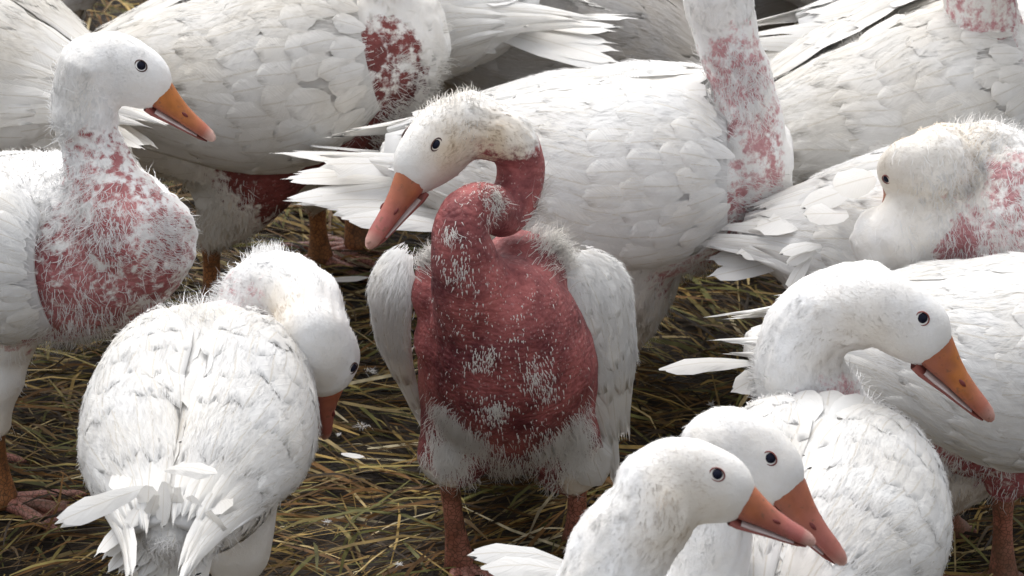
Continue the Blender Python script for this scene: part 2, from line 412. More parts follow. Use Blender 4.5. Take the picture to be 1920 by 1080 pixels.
def make_wing(root, name, fn, ref, tone, rng, rows=ROWS, objs=True, lenk=1.0, messy=1.0, umax=.92, fuzz=4200):
    """fn(u,v)->point in root space; a thin padded shell under rows of overlapping feathers"""
    nu, nv = 22, 12
    p, _, _, n = surf_normal(fn, .4, 0, 1); sgn = 1 if np.dot(n, p - ref) > 0 else -1
    us = np.linspace(0.0, umax, nu); vs = np.linspace(-1, 1, nv)
    out = []; inn = []
    for u in us:
        for v in vs:
            p, du, dv, n = surf_normal(fn, u, v, sgn)
            th = .018 * (1 - abs(v) ** 3) * (.35 + min(1, u * 4)) * (1 - .8 * u)
            out.append(p - n * .001); inn.append(p - n * (.002 + th))
    V = np.array(out + inn); o = nu * nv
    F = []
    for i in range(nu - 1):
        for j in range(nv - 1):
            a = i * nv + j; F.append((a, a + nv, a + nv + 1, a + 1)); F.append((a + o, a + 1 + o, a + nv + 1 + o, a + nv + o))
    for i in range(nu - 1):
        for j in (0, nv - 1):
            a = i * nv + j; q = (a, a + nv, a + nv + o, a + o); F.append(q if j else q[::-1])
    for j in range(nv - 1):
        for i in (0, nu - 1):
            a = i * nv + j; q = (a, a + 1, a + 1 + o, a + o); F.append(q if not i else q[::-1])
    wg = link(name, mesh_np(name, V, np.array(F), M_D[tone]), root)
    pl = Plumage()
    for ri, (u0, L, W, v0, v1, n, kind) in enumerate(rows):
        order = np.linspace(v0, v1, n)[::-1]
        for k, v in enumerate(order):
            u = u0 + rng.normal(0, .012) * messy; v = v + rng.normal(0, .03) * messy
            p, du, dv, nn = surf_normal(fn, u, max(-1, min(1, v)), sgn)
            lift = rng.uniform(.0, .035) if kind != 'flight' else rng.uniform(-.01, .025)
            d = du + nn * lift + dv * rng.normal(0, .07) * messy
            nn2 = nn + dv * rng.normal(0, .05) * messy
            kk = (1.12, 1.2) if kind == 'flight' else (1.25, 1.42)
            Lk = L * lenk * kk[0] * rng.uniform(.9, 1.12); Wk = W * lenk * kk[1] * rng.uniform(.85, 1.15)
            i = int(rng.integers(6)); FV, FF, FU = FSH[kind][i]; FF = FF if sgn > 0 else FF[:, ::-1]
            e = 1e-3; ur = max(u + .04, .14); pu = np.linalg.norm(fn(ur + e, v) - fn(ur, v)) / e; pv = np.linalg.norm(fn(ur, v + e) - fn(ur, v)) / e
            tw = rng.normal(0, .09) * messy; X_ = FV[:, 0] * Lk; Y_ = FV[:, 1] * Wk
            U_ = u + (X_ * math.cos(tw) - Y_ * math.sin(tw)) / pu; V_ = v + (X_ * math.sin(tw) + Y_ * math.cos(tw)) / pv
            V_ = np.clip(V_, -1.12, 1.12)
            PP, _, _, NN = surf_normal(fn, U_, V_, sgn)
            t_ = FU[:, 0]; s_ = FU[:, 1] * 2 - 1
            up_ = rng.uniform(.0014, .0036) * (1.0 if kind != 'flight' else .7)
            H = .0012 + .00012 * ri + up_ * t_ * (1 - .55 * s_ ** 4) * np.where(t_ > .97, .7, 1) + .0012 * (1 - s_ * s_) * np.sin(t_ * math.pi) + rng.normal(0, .0007) * s_ * t_ + FV[:, 2] * 0
            Q = PP + NN * H[:, None]
            if objs: link('feather', mesh_np('feather', Q, FF, M_F[tone], uv=FU), wg)
            else: pl.addraw(Q, FF, FU, NN)
    pl.build('plumage', wg, tone)
    if fuzz:
        gu = rng.uniform(0, .70, fuzz); gv = rng.uniform(-.97, .97, fuzz); us = np.linspace(0, .7, 30); vs = np.linspace(-1, 1, 24)
        G = np.concatenate(surf_normal(fn, *np.meshgrid(us, vs, indexing='ij'), sgn), -1)
        G = G[np.clip(np.round(gu / .7 * 29).astype(int), 0, 29), np.clip(np.round((gv + 1) / 2 * 23).astype(int), 0, 23)]
        pj = G[:, :3] + G[:, 3:6] * rng.uniform(-.01, .01, (fuzz, 1)) + G[:, 6:9] * rng.uniform(-.008, .008, (fuzz, 1))
        n_ = G[:, 9:12]; cl = np.stack([vnoise(pj * 1.0, 60, q, 1) - .5 for q in (1, 2, 3)], 1)
        d_ = G[:, 3:6] + n_ * rng.uniform(.0, .10, (fuzz, 1)) + cl * .35 + rng.normal(0, .08, (fuzz, 3))
        v_, f_, m_, _ = blades(pj + n_ * .0045, d_, n_, rng.uniform(.009, .02, fuzz), rng.uniform(.0005, .0010, fuzz), rng)
        link('down', mesh_np('down', v_, f_, M_D[tone], normals=m_), wg, 'stuff')
    return wg

def bill_parts(root, B, f, l, u, L, pink=.5, eyes=True, yellow=1.0):
    """upper and lower bill, nail, nostrils in the head frame (f forward, l left, u up)"""
    X = np.array([-.14, .0, .10, .25, .42, .60, .78, .90, .965, 1.0])
    top = np.array([.30, .275, .235, .175, .125, .095, .078, .062, .035, .0])
    bot = np.array([-.17, -.165, -.155, -.135, -.118, -.105, -.092, -.085, -.075, -.05])
    hw = np.array([.20, .195, .18, .162, .150, .142, .130, .100, .062, .02])
    seg = 16; ang = np.linspace(0, 2 * math.pi, seg, endpoint=False)
    def build(X, top, bot, hw, name, colf, mat, par):
        V = []
        for x, t, b, h in zip(X, top, bot, hw):
            c = (t + b) / 2; r = (t - b) / 2
            for a in ang:
                yy = h * np.sign(math.cos(a)) * abs(math.cos(a)) ** .85
                if math.sin(a) > 0: yy *= 1 - .25 * math.sin(a)
                else: yy *= 1
                zz = c + r * np.sign(math.sin(a)) * abs(math.sin(a)) ** (.9 if math.sin(a) > 0 else .6)
                V.append(B + L * (f * x + l * yy + u * zz))
        V = np.array(V); n = len(X)
        i = np.arange(n - 1)[:, None] * seg; j = np.arange(seg)[None]; k = (j + 1) % seg
        F = np.stack([i + j, i + k, i + seg + k, i + seg + j], -1).reshape(-1, 4)[:, ::-1]
        xs = np.repeat(X, seg); zsv = np.tile(np.sin(ang), n)
        C = colf(xs, zsv)
        V = np.vstack([V, B + L * (f * X[-1] + u * (top[-1] + bot[-1]) / 2)]); C = np.vstack([C, C[-1]])
        e = (n - 1) * seg
        T = np.stack([e + j[0], np.full(seg, n * seg), e + k[0]], -1)[:, ::-1]
        me = mesh_np(name, V, [F, T], mat, colors=C)
        return link(name, me, par)
    org, pk, nail = np.array([.46, .155, .035]), np.array([.36, .11, .095]), np.array([.62, .42, .36])
    org = org * yellow + pk * (1 - yellow)
    def colu(x, z):
        t = np.clip((x - (.65 - pink * .6)) / .5, 0, 1)[:, None]; e = np.clip((-z - .1) * 1.5, 0, 1)[:, None] * .8
        c = org * (1 - t) + pk * t; c = c * (1 - e) + pk * .85 * e
        q = np.clip((x - .84) / .07, 0, 1)[:, None]
        return c * (1 - q) + nail * q
    def coll(x, z): return np.tile(pk * .85, (len(x), 1)) * (1 - .2 * x[:, None])
    ub = build(X, top, bot, hw, 'upper_bill', colu, M_BILL, root)
    X2 = np.array([-.05, .06, .2, .4, .6, .8, .92])
    t2 = np.array([-.16, -.185, -.165, -.135, -.118, -.102, -.092])
    lb = build(X2, t2 + .008, np.array([-.275, -.27, -.242, -.20, -.165, -.135, -.105]), np.array([.165, .16, .148, .135, .122, .095, .05]), 'lower_bill', coll, M_BILL, root)
    build(np.array([.08, .2, .4, .6, .75]), np.array([-.15, -.14, -.12, -.105, -.095]), np.array([-.21, -.20, -.165, -.135, -.11]),
          np.array([.150, .146, .135, .124, .105]), 'lamella', lambda x, z: np.tile([.6, .5, .48], (len(x), 1)), M_LAM, lb)
    for s in (-1, 1):
        c = B + L * (f * .42 + u * .055 + l * s * .128)
        V, Fq, T = loft(np.array([c + f * L * q for q in (-.055, -.03, 0, .03, .055)]), np.array([.004, .016, .02, .016, .004]) * L,
                        np.array([.006, .02, .026, .02, .006]) * L, np.tile(l, (5, 1)), np.tile(u, (5, 1)), 10)
        link('nostril', mesh_np('nostril', V, [Fq, T], M_NOS), ub)
    return ub

def make_eye(root, bvh, B, f, l, u, L, s, lid, squint=1.0):
    o = B + L * (f * -.47 + u * .27 + l * s * .8)
    hit = bvh.ray_cast(Vector(o), Vector(-l * s))
    if hit[0] is None: return
    c = np.array(hit[0]); n = np.array(hit[1]); n = nrm(n + l * s * .6)
    r = .073 * L
    d, y, n = frame(f, n)
    V = []; F = []
    nr, ns = 8, 18
    for i in range(nr + 1):
        a = math.pi * i / nr
        for j in range(ns):
            b = 2 * math.pi * j / ns
            V.append(c - n * r * .60 + r * (d * math.sin(a) * math.cos(b) + y * math.sin(a) * math.sin(b) * squint + n * math.cos(a)))
    for i in range(nr):
        for j in range(ns): F.append((i * ns + j, (i + 1) * ns + j, (i + 1) * ns + (j + 1) % ns, i * ns + (j + 1) % ns))
    eo = link('eye', mesh_np('eye', V, np.array(F), M_EYE), root)
    V = []; F = []; nt_ = 8
    for i in range(22):
        b = 2 * math.pi * i / 22; e = d * math.cos(b) * 1.12 + y * math.sin(b) * squint
        for j in range(nt_):
            a = 2 * math.pi * j / nt_
            V.append(c - n * r * .02 + e * (r * 1.0 + r * .11 * math.cos(a)) + n * r * .14 * math.sin(a))
    for i in range(22):
        for j in range(nt_): F.append((i * nt_ + j, ((i + 1) % 22) * nt_ + j, ((i + 1) % 22) * nt_ + (j + 1) % nt_, i * nt_ + (j + 1) % nt_))
    link('eyelid', mesh_np('eyelid', V, np.array(F), lid), eo)

def make_leg(root, knee, foot, yaw, mat, r=.0125, toe=True):
    """scaly shank from the hock to the ground and a webbed foot with three toes"""
    pts = catmull([knee, knee * .55 + foot * .45 + np.array([0, 0, 0]), foot + np.array([0, 0, .014])], 6)
    t = np.linspace(0, 1, len(pts)); rad = r * (1.35 - 1.0 * t * (1 - t) * 2.2 + .1 * t)
    lg = link('leg', mesh_np('leg', *[x for x in join([tube(pts, rad, 14)])], mat), root)
    if not toe: return lg
    parts = []; base = foot + np.array([0, 0, .012])
    tips = []
    for a, ln in ((-.55, .095), (0, .115), (.55, .095)):
        dr = np.array([math.cos(yaw + a), math.sin(yaw + a), 0]); tips.append(foot + dr * ln + np.array([0, 0, .005]))
        mid = [base, base + dr * ln * .35 + np.array([0, 0, -.001]), base + dr * ln * .7 + np.array([0, 0, -.004]), tips[-1]]
        parts.append(tube(catmull(mid, 4), np.interp(np.linspace(0, 1, 13), [0, .3, .5, .9, 1], [.010, .0075, .008, .0055, .002]), 10))
    dr = -np.array([math.cos(yaw), math.sin(yaw), 0]); parts.append(tube([base, base + dr * .022, base + dr * .03 + np.array([0, 0, -.006])], [.006, .004, .002], 8))
    V, F = join(parts)
    ft = link('foot', mesh_np('foot', V, F, M_FOOT), lg)
    V = []; F = []
    for a, b in ((0, 1), (1, 2)):
        o = len(V)
        for i in range(7):
            q = i / 6; dipp = 1 - .28 * math.sin(q * math.pi)
            for k in range(6):
                rr = .15 + .75 * k / 5 * dipp
                e = tips[a] * (1 - q) + tips[b] * q
                p = base * (1 - rr) + e * rr; p = p + np.array([0, 0, -.003 * math.sin(q * math.pi)]); V.append(p)
                V.append(p - np.array([0, 0, .003]))
        for i in range(6):
            for k in range(5):
                x = o + (i * 6 + k) * 2; F += [(x, x + 2, x + 14, x + 12), (x + 1, x + 13, x + 15, x + 3)]
            x = o + (i * 6 + 5) * 2; F.append((x, x + 1, x + 13, x + 12))
    link('web', mesh_np('web', V, np.array(F), M_FOOT), lg)
    return lg

def goose(label, Y, c=None, world=None, yaw=0, pitch=0, L=1., W=1., neck=(), head=None, tone='clean', bodymat=None, nr=None,
          bald=(), dirty=(), wings='both', wing_objs=(True, True), wing_messy=1.0, wing_kw=None, legs='auto', foot_yaw=None, tail=True, extra=(), tufts=(), blades_n=30000,
          voxel=.0048, seed=1, billL=None, lid=None, thigh=None, headfuzz=1., neckfuzz=1., squint=.9, up=None, pink=.5, custom_wings=None, bodyfeathers=260,
          bald_soft=.5, wing_top=82, legmat=None, yellow=1., tail_dir=None, bodyfuzz=1., blobs=(), neck_start=None, strip=True, thigh_r=1., clusters=(), tail_len=1., wing_drop=0., headscale=1.):
    rng = np.random.default_rng(seed)
    C3 = np.array(world, float) if world is not None else P(c[0], c[1], Y)
    R = np.array([C3[0], C3[1], 0.0]); blades_n = int(blades_n * 1.5)
    root = bpy.data.objects.new('goose', None); COL.objects.link(root); root.location = R; root.empty_display_size = .05
    root['label'] = label; root['category'] = 'goose'; root['group'] = 'white geese crowded together on the straw'
    cc = C3 - R
    y, pt = math.radians(yaw), math.radians(pitch)
    f0 = np.array([math.cos(y), math.sin(y), 0]); l = np.array([-math.sin(y), math.cos(y), 0])
    f = f0 * math.cos(pt) + np.array([0, 0, 1]) * math.sin(pt); u = np.cross(f, l)
    if u[2] < 0: u = -u
    def bl(x, yy, z): return cc + f * x * L + l * yy * W + u * z * W
    parts = []
    bx = np.linspace(BX[0], BX[-1], 24)
    parts.append(loft([bl(x, 0, np.interp(x, BX, BZ)) for x in bx], np.interp(bx, BX, BA) * W, np.interp(bx, BX, BB) * W, np.tile(l, (24, 1)), np.tile(u, (24, 1)), 28))
    # neck
    npts = [bl(.10, 0, .0), bl(.16, 0, .03)] if not neck_start else [P(*q[:3]) - R for q in neck_start]; nrad = [.075 * W, .07 * W]
    for q in blobs:
        c_ = P(q[0], q[1], q[2]) - R; parts.append(tube([c_ + np.array([0, 0, -.5 * q[3]]), c_, c_ + np.array([0, 0, .5 * q[3]])], [q[3] * .85, q[3], q[3] * .85], 18))
    for q in neck:
        npts.append(P(q[0], q[1], q[2]) - R); nrad.append(q[3])
    hd = None
    if head:
        B = P(*head[0]) - R; T = P(*head[1]) - R
        hf = nrm(T - B); LL = billL or np.linalg.norm(T - B)
        hu = np.array(up if up else (0, 0, 1.0)); hu = nrm(hu - hf * np.dot(hu, hf)); hl = np.cross(hu, hf)
    else:   # head above the picture: straight on from the neck
        LL = .088; tip = npts[-1]; B = tip + np.array([0, 0, .05]) + f0 * .07; hf = nrm(f0 - np.array([0, 0, .3]))
        hu = nrm(np.array([0, 0, 1.]) - hf * hf[2]); hl = np.cross(hu, hf)
    LH = LL * headscale
    if head:
        npts.append(B + LH * (hf * -.95 + hu * -.12)); nrad.append(.40 * LH)
    else:
        npts.append(B + LH * (hf * -.85 + hu * -.2)); nrad.append(.36 * LH)
    cp = catmull(np.hstack([np.array(npts), np.array(nrad)[:, None]]), 7)
    parts.append(tube(cp[:, :3], cp[:, 3], 20))
    hx = np.array([.04, -.02, -.12, -.24, -.38, -.55, -.72, -.90, -1.06, -1.18, -1.24])
    hz = np.array([.02, .03, .04, .035, .01, -.02, -.05, -.08, -.10, -.12, -.12])
    hb = np.array([.17, .26, .33, .39, .435, .46, .465, .43, .34, .22, .10])
    ha = np.array([.13, .19, .25, .29, .315, .335, .34, .32, .26, .17, .08])
    hc = np.array([B + LH * (hf * a + hu * b) for a, b in zip(hx, hz)])
    parts.append(loft(hc, ha * LH, hb * LH, np.tile(hl, (11, 1)), np.tile(hu, (11, 1)), 24))
    # thighs
    th = thigh or (.0, .075, .045)
    knees = []; legpts = legs
    if legs == 'auto':
        legpts = []
        for s in (-1, 1):
            k = bl(-.01, s * .07, 0); k[2] = max(.115, cc[2] * .48)
            ft = k.copy(); ft[2] = 0; ft -= f0 * .01
            legpts.append((k, ft))
    elif legs:
        legpts = [(P(*a) - R, np.array([*(P(*b) - R)[:2], 0.0])) for a, b in legs]
    for kk, (k, ft) in enumerate(legpts or []):
        s = 1 if np.dot(k - cc, l) > 0 else -1
        hip = bl(.02, s * .055, -.03)
        tp = catmull([hip, hip * .45 + k * .55 + f0 * .015, k + np.array([0, 0, -.002])], 5)
        parts.append(tube(tp, np.interp(np.linspace(0, 1, len(tp)), [0, .5, .85, 1], [.07 * W, .055 * W * thigh_r, th[2] * .8 * thigh_r, .022]), 16))
    V, F = join(parts)
    me0 = mesh_np('tmp', V, F)
    ob = link('body', me0, root)
    md = ob.modifiers.new('r', 'REMESH'); md.mode = 'VOXEL'; md.voxel_size = voxel; md.use_smooth_shade = True
    ms = ob.modifiers.new('s', 'SMOOTH'); ms.factor = .5; ms.iterations = 7
    dg = bpy.context.evaluated_depsgraph_get(); ev = ob.evaluated_get(dg)
    me = bpy.data.meshes.new_from_object(ev, depsgraph=dg)
    ob.modifiers.clear(); ob.data = me; bpy.data.meshes.remove(me0); me.name = 'goose_body'
    nV = len(me.vertices); VV = np.empty(nV * 3, np.float32); me.vertices.foreach_get('co', VV); VV = VV.reshape(-1, 3).astype(float)
    VN = np.empty(nV * 3, np.float32); me.vertices.foreach_get('normal', VN); VN = VN.reshape(-1, 3).astype(float)
    # skeleton from head to rump, used for the lie of the down
    sk = [B + LH * hf * .05, B + LH * hf * -.5, B + LH * (hf * -.95 + hu * -.1)] + [x for x in cp[::-1, :3][4::4]] + [bl(.05, 0, 0), bl(-.1, 0, 0), bl(-.27, 0, .03)]
    sk = np.array(sk); nneck = len(sk) - 3
    a = sk[:-1]; d = sk[1:] - sk[:-1]; dl = (d ** 2).sum(1)
    best = np.full(nV, 9.); bi = np.zeros(nV, int)
    for i in range(len(a)):
        t = np.clip(((VV - a[i]) @ d[i]) / dl[i], 0, 1); q = ((VV - a[i] - t[:, None] * d[i]) ** 2).sum(1)
        m_ = q < best; best[m_] = q[m_]; bi[m_] = i
    flow = nrm(d)[bi]
    hdist = np.linalg.norm((VV - (B + LH * hf * -.5)), axis=1)
    is_head = ((bi <= 1)) & (hdist < 1.1 * LH)
    is_neck = (~is_head) & (bi < nneck - 2)
    z = VV[:, 2]
    is_thigh = (~is_head) & (~is_neck) & (z < cc[2] - .115 * W)
    flow[is_thigh] = nrm(flow[is_thigh] * .3 + np.array([0, 0, -1.]))
    wv = VV + R
    nz = vnoise(wv, 48, seed, 3); nz2 = vnoise(wv, 150, seed + 5, 2)
    bm = np.zeros(nV)
    for q in bald:
        ctr = P(q[0], q[1], q[2]); dd = np.linalg.norm(wv - ctr, axis=1)
        fo = np.clip((q[3] * 1.15 - dd) / (q[3] * .45), 0, 1)
        bm = np.maximum(bm, fo * q[4]) if q[4] > 0 else bm * (1 - fo)
    bm = np.where(is_head & (((VV - B) @ hf) > -.95 * LH), 0, bm)
    bn = np.clip(bm + ((nz - .5) * .55 + (nz2 - .5) * 1.7) * bald_soft * (bm > .02), 0, 1)
    if bm.max() > 0.01: bn = np.where(bm > .02, np.clip((bn - .22) * 1.25, 0, 1), 0)
    dirt = np.zeros(nV)
    for q in dirty:
        ctr = P(q[0], q[1], q[2]); dd = np.linalg.norm(wv - ctr, axis=1)
        dirt = np.maximum(dirt, np.clip((q[3] * 1.2 - dd) / (q[3] * .8), 0, 1) * q[4])
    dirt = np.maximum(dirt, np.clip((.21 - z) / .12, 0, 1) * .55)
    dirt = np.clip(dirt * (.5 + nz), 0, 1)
    # soft unevenness of the plumage
    VV = VV + VN * ((vnoise(wv, 30, seed + 9, 2) - .5) * np.where(is_head, .0035, .007))[:, None]
    rel = VV - sk[bi]; along = (rel * flow).sum(1)[:, None] * flow
    fur = vnoise(VV + R - along * .88, 150, seed + 60, 1) - .5
    VV = VV + VN * (fur * np.where(is_neck & (bm < .3), .0048, np.where(is_head, .0008, .0)))[:, None]
    me.vertices.foreach_set('co', VV.astype(np.float32).ravel()); me.update()
    me.vertices.foreach_get('normal', vn_ := np.empty(nV * 3, np.float32)); VN = vn_.reshape(-1, 3).astype(float)
    for k, av in (('bald', bn), ('dirt', dirt)):
        at = me.attributes.new(k, 'FLOAT', 'POINT'); at.data.foreach_set('value', av.astype(np.float32))
    me.materials.clear(); me.materials.append(M_B[bodymat or tone]); me.update()
    me.polygons.foreach_set('use_smooth', np.ones(len(me.polygons), bool))
    bpy_polys = me.polygons
    me.calc_loop_triangles(); nt3 = len(me.loop_triangles); tri = np.empty(nt3 * 3, np.int32); me.loop_triangles.foreach_get('vertices', tri); tri = tri.reshape(-1, 3)
    bvh = BVHTree.FromPolygons([tuple(x) for x in VV], [tuple(x) for x in tri.tolist()])
    # ---- down strands
    e1, e2 = VV[tri[:, 1]] - VV[tri[:, 0]], VV[tri[:, 2]] - VV[tri[:, 0]]
    area = np.linalg.norm(np.cross(e1, e2), axis=1) / 2
    wgt = area * np.where(is_head[tri[:, 0]], 1.8, np.where(is_neck[tri[:, 0]], 1.0, 1.0))
    # sides turned away from the light of day below get fewer
    ti = rng.choice(nt3, blades_n, p=wgt / wgt.sum()); r1 = np.sqrt(rng.random(blades_n)); r2 = rng.random(blades_n)
    bc = np.stack([1 - r1, r1 * (1 - r2), r1 * r2], 1)
    def samp(A): return (A[tri[ti]] * (bc[..., None] if A.ndim == 2 else bc)).sum(1)
    p = samp(VV); n = nrm(samp(VN)); fl = nrm(samp(flow)); fl = nrm(fl - n * (fl * n).sum(1)[:, None])
    hm = is_head[tri[ti, 0]]; nm = is_neck[tri[ti, 0]]; tm = is_thigh[tri[ti, 0]]; bb = samp(bn); bmm = samp(bm)
    x = (p - B) @ hf
    keep = (bb < rng.uniform(.10, .50, blades_n)) & ~(x > -.02 * LH) | (rng.random(blades_n) < .02) & (x < -.1)
    # bare ring round the eyes
    for s in (-1, 1):
        ey = B + LH * (hf * -.47 + hu * .27 + hl * s * .3); keep &= np.linalg.norm(p - ey, axis=1) > .115 * LH
    Ln = np.where(hm, .0055 * headfuzz, np.where(nm, .0085 * neckfuzz, np.where(tm, .014, .011 * bodyfuzz))) * rng.uniform(.5, 1.3, blades_n)
    fr = np.clip((-x / LH) / .5, .45, 1); Ln = np.where(hm, Ln * fr, Ln)
    lift = np.where(hm, .16 * headfuzz, np.where(nm, .13, np.where(tm, .22, .18))) + .35 * (bmm > .05)
    Ln = np.where(bmm > .05, Ln * .62, Ln); Ln = np.where(bb > .6, np.minimum(Ln, .0045), Ln)
    clump = nrm(vnoise(p + R, 70, seed + 3, 1)[:, None] * 0 + np.stack([vnoise(p + R, 75, seed + q, 1) - .5 for q in (20, 21, 22)], 1))
    dr = fl + n * lift[:, None] + clump * np.where(hm, .16, np.where(nm & (bmm < .05), .18, .34))[:, None] + rng.normal(0, .16, (blades_n, 3))
    Wd = np.where(hm, .0008, .0011) * rng.uniform(.7, 1.3, blades_n)
    mk = (bmm > .05) & ~hm; Wd = np.where(mk, Wd * 1.5, Wd); Ln = np.where(mk, Ln * .62, Ln)
    k_ = keep
    EX = np.stack([samp(dirt), np.clip(bmm * .8, 0, .75)], 1)
    nv_ = n + clump * .42 * hm[:, None] + clump * .34 * (~hm)[:, None] + np.stack([vnoise(p + R, 190, seed + q, 1) - .5 for q in (40, 41, 42)], 1) * .75
    BV, BF, BN, BE = blades(p[k_] - n[k_] * .0006, dr[k_], nrm(nv_)[k_], Ln[k_], Wd[k_], rng, ex=EX[k_])
        # ---- loose scruffy tufts at named places
    tv = [BV]; tf = [BF]; tn = [BN]; te = [BE]; off = len(BV)
    for q in tufts:   # px, py, Y, spread, count, (dx,dy,dz), length
        ctr = P(q[0], q[1], q[2]) - R; k = q[4] * 2
        pp = ctr + rng.normal(0, 1, (k, 3)) * q[3]
        hit = [bvh.find_nearest(Vector(z_)) for z_ in pp]
        pp = np.array([np.array(h_[0]) for h_ in hit]); nn = np.array([np.array(h_[1]) for h_ in hit])
        cl = np.stack([vnoise(pp + R, 90, seed + z_, 1) - .5 for z_ in (30, 31, 32)], 1)
        dd = nrm(np.array(q[5], float)) + rng.normal(0, .30 if q[6] > .0125 else .16, (k, 3)) + cl * (1.2 if q[6] > .0125 else .35) + nn * .25
        v_, f_, n_, e_ = blades(pp, dd, nrm(nn + np.array([0, 0, .4])), q[6] * rng.uniform(.3, 1.0, k) * (.6 if q[6] < .0125 else 1), (.0015 if q[6] < .0125 else .0009) * rng.uniform(.6, 1.4, k), rng, .45)
        tv.append(v_); tf.append(f_ + off); tn.append(n_); te.append(e_); off += len(v_)
    link('down', mesh_np('down', np.vstack(tv), np.vstack(tf), M_D[tone], normals=np.vstack(tn), attrs=dict(dirt=np.vstack(te)[:, 0], pink=np.vstack(te)[:, 1])), root, 'stuff')
    # ---- short contour feathers over back, flanks and rump
    pl = Plumage()
    bodymask = (~is_head) & (~is_neck) & (~is_thigh) & (bm < .35) & (((VV - cc) @ f) < .13 * L)
    wb = area * bodymask[tri[:, 0]]
    if wb.sum() > 0 and bodyfeathers:
        ti = rng.choice(nt3, bodyfeathers, p=wb / wb.sum())
        for q in sorted(ti, key=lambda q: (VV[tri[q, 0]] - cc) @ f):
            pp = VV[tri[q]].mean(0); nn = VN[tri[q, 0]]; fl_ = flow[tri[q, 0]]; fl_ = nrm(fl_ - nn * np.dot(fl_, nn))
            if not np.isfinite(fl_).all(): continue
            FV, FF, FU = FSH['round'][int(rng.integers(6))]; d_, y_, n_ = frame(fl_ + rng.normal(0, .12, 3), nn)
            Lq, Wq = rng.uniform(.036, .052), rng.uniform(.028, .038)
            raw = pp + d_ * FV[:, :1] * Lq + y_ * FV[:, 1:2] * Wq; hh = [bvh.find_nearest(Vector(z_)) for z_ in raw]
            s_ = FU[:, 1] * 2 - 1
            H = .0008 + rng.uniform(.002, .0045) * FU[:, 0] * (1 - .6 * s_ ** 4)
            pl.addraw(np.array([np.array(h_[0]) for h_ in hh]) + np.array([np.array(h_[1]) for h_ in hh]) * H[:, None], FF, FU, np.array([np.array(h_[1]) for h_ in hh]))
    if strip and wings and not custom_wings:
        for x in np.linspace(-.19, .10, 14):
            for q in (-1, 0, 1):
                zt = np.interp(x, [-.34, -.2, 0, .2], [.028, .016, -.004, .01]) + np.interp(x, [-.34, -.26, -.16, -.05, .05, .13, .2], [.022, .04, .075, .108, .122, .118, .098])
                pl.add('covert', int(rng.integers(6)), bl(x, q * .034 + rng.normal(0, .006), zt - .003 * abs(q)) + u * .0145 + f0 * .04, -f + l * (q * .10 + rng.normal(0, .08)) - u * (.05 + max(0, -x) * .5), u + l * q * .25 + rng.normal(0, .06, 3), .085, .058)
    for q in clusters:   # px, py, Y, spread, count, direction, length, width
        ctr = P(q[0], q[1], q[2]) - R
        for k in range(q[4]):
            o_ = rng.normal(0, 1, 3) * q[3] * np.array([1, .35, 1]); nn = nrm(np.array([o_[0] * 9, -1, .55 + rng.normal(0, .2)]))
            dq = nrm(np.array(q[5], float) + np.array([o_[0] * 6, 0, 0]) + rng.normal(0, .28, 3))
            pl.add('plume' if k % 2 else 'covert', int(rng.integers(6)), ctr + o_ - dq * q[6] * .4, dq, nn, q[6] * rng.uniform(.7, 1.2), q[7] * rng.uniform(.7, 1.2))
    pl.build('contour_feathers', root, tone)
    # ---- tail fan
    if tail:
        tl = bpy.data.objects.new('tail', None); COL.objects.link(tl); tl.parent = root
        td = f * -1 if tail_dir is None else nrm(np.array(tail_dir))
        tp = bl(-.19, 0, .025)
        for k in range(11):
            s = (k - 5) / 5
            d_ = nrm(td + l * s * .30 + u * (.06 - .10 * s * s) + rng.normal(0, .04, 3))
            feather_obj(tl, 'flight', int(rng.integers(6)), tp + l * s * .035 * W + u * (.006 - .002 * abs(k - 5)), d_, u + l * s * .45, rng.uniform(.13, .155) * tail_len, rng.uniform(.028, .035), tone)
        for k in range(9):
            s = (k - 4) / 4
            feather_obj(tl, 'covert', int(rng.integers(6)), bl(-.17, 0, .045) + l * s * .035 * W, nrm(td + l * s * .4 + rng.normal(0, .05, 3)), u + l * s * .6, .085, .036, tone)
    # ---- folded wings
    wk = dict(x0=.17, x1=-.30, drop=0., out=0.); wk.update(wing_kw or {})
    def wfn(s):
        XS = [-.50, -.34, -.26, -.16, -.05, .05, .13, .2]
        def fn(uu, v):
            uu = np.asarray(uu, float); v = np.asarray(v, float)
            x = wk['x0'] + (wk['x1'] - wk['x0']) * uu
            a_ = np.interp(x, XS, [.02, .035, .055, .092, .122, .130, .122, .098]) * W
            b_ = np.interp(x, XS, [.016, .022, .04, .075, .108, .122, .118, .098]) * W
            zc = np.interp(x, [-.5, -.34, -.2, 0, .2], [.034, .028, .016, -.004, .01]) * W
            uc = np.clip(uu, -.03, 1.4) + .03
            w_ = (.5 + .5 * np.sin(np.minimum(1, uc / .24) * math.pi / 2) ** .6) * np.interp(uc, [0, .3, .7, 1.05, 1.4], [1, 1, .80, .46, .36])
            mid = np.interp(uc, [0, .4, 1], [22, 29, 56]) - wing_drop; th_ = np.radians(mid + v * 54 * w_)
            bulge = .010 + .016 * np.sin(np.clip(uc * 1.3, 0, 1) * math.pi) ** .8 * np.maximum(0, 1 - v * v) ** .5
            th_ = np.minimum(th_, math.radians(88))
            return cc + f * (x * L)[..., None] + l * (s * (a_ + bulge) * np.cos(th_))[..., None] + u * (zc + (b_ + bulge) * np.sin(th_))[..., None]
        return fn
    if custom_wings:
        for fn_, sg, kw in custom_wings(R): make_wing(root, 'wing', fn_, cc, kw.pop('tone', tone), rng, **kw)
    elif wings:
        for k, s in enumerate((-1, 1)):
            if wings == 'right' and s > 0: continue
            make_wing(root, 'wing', wfn(s), cc, tone, rng, objs=wing_objs[k], messy=wing_messy)
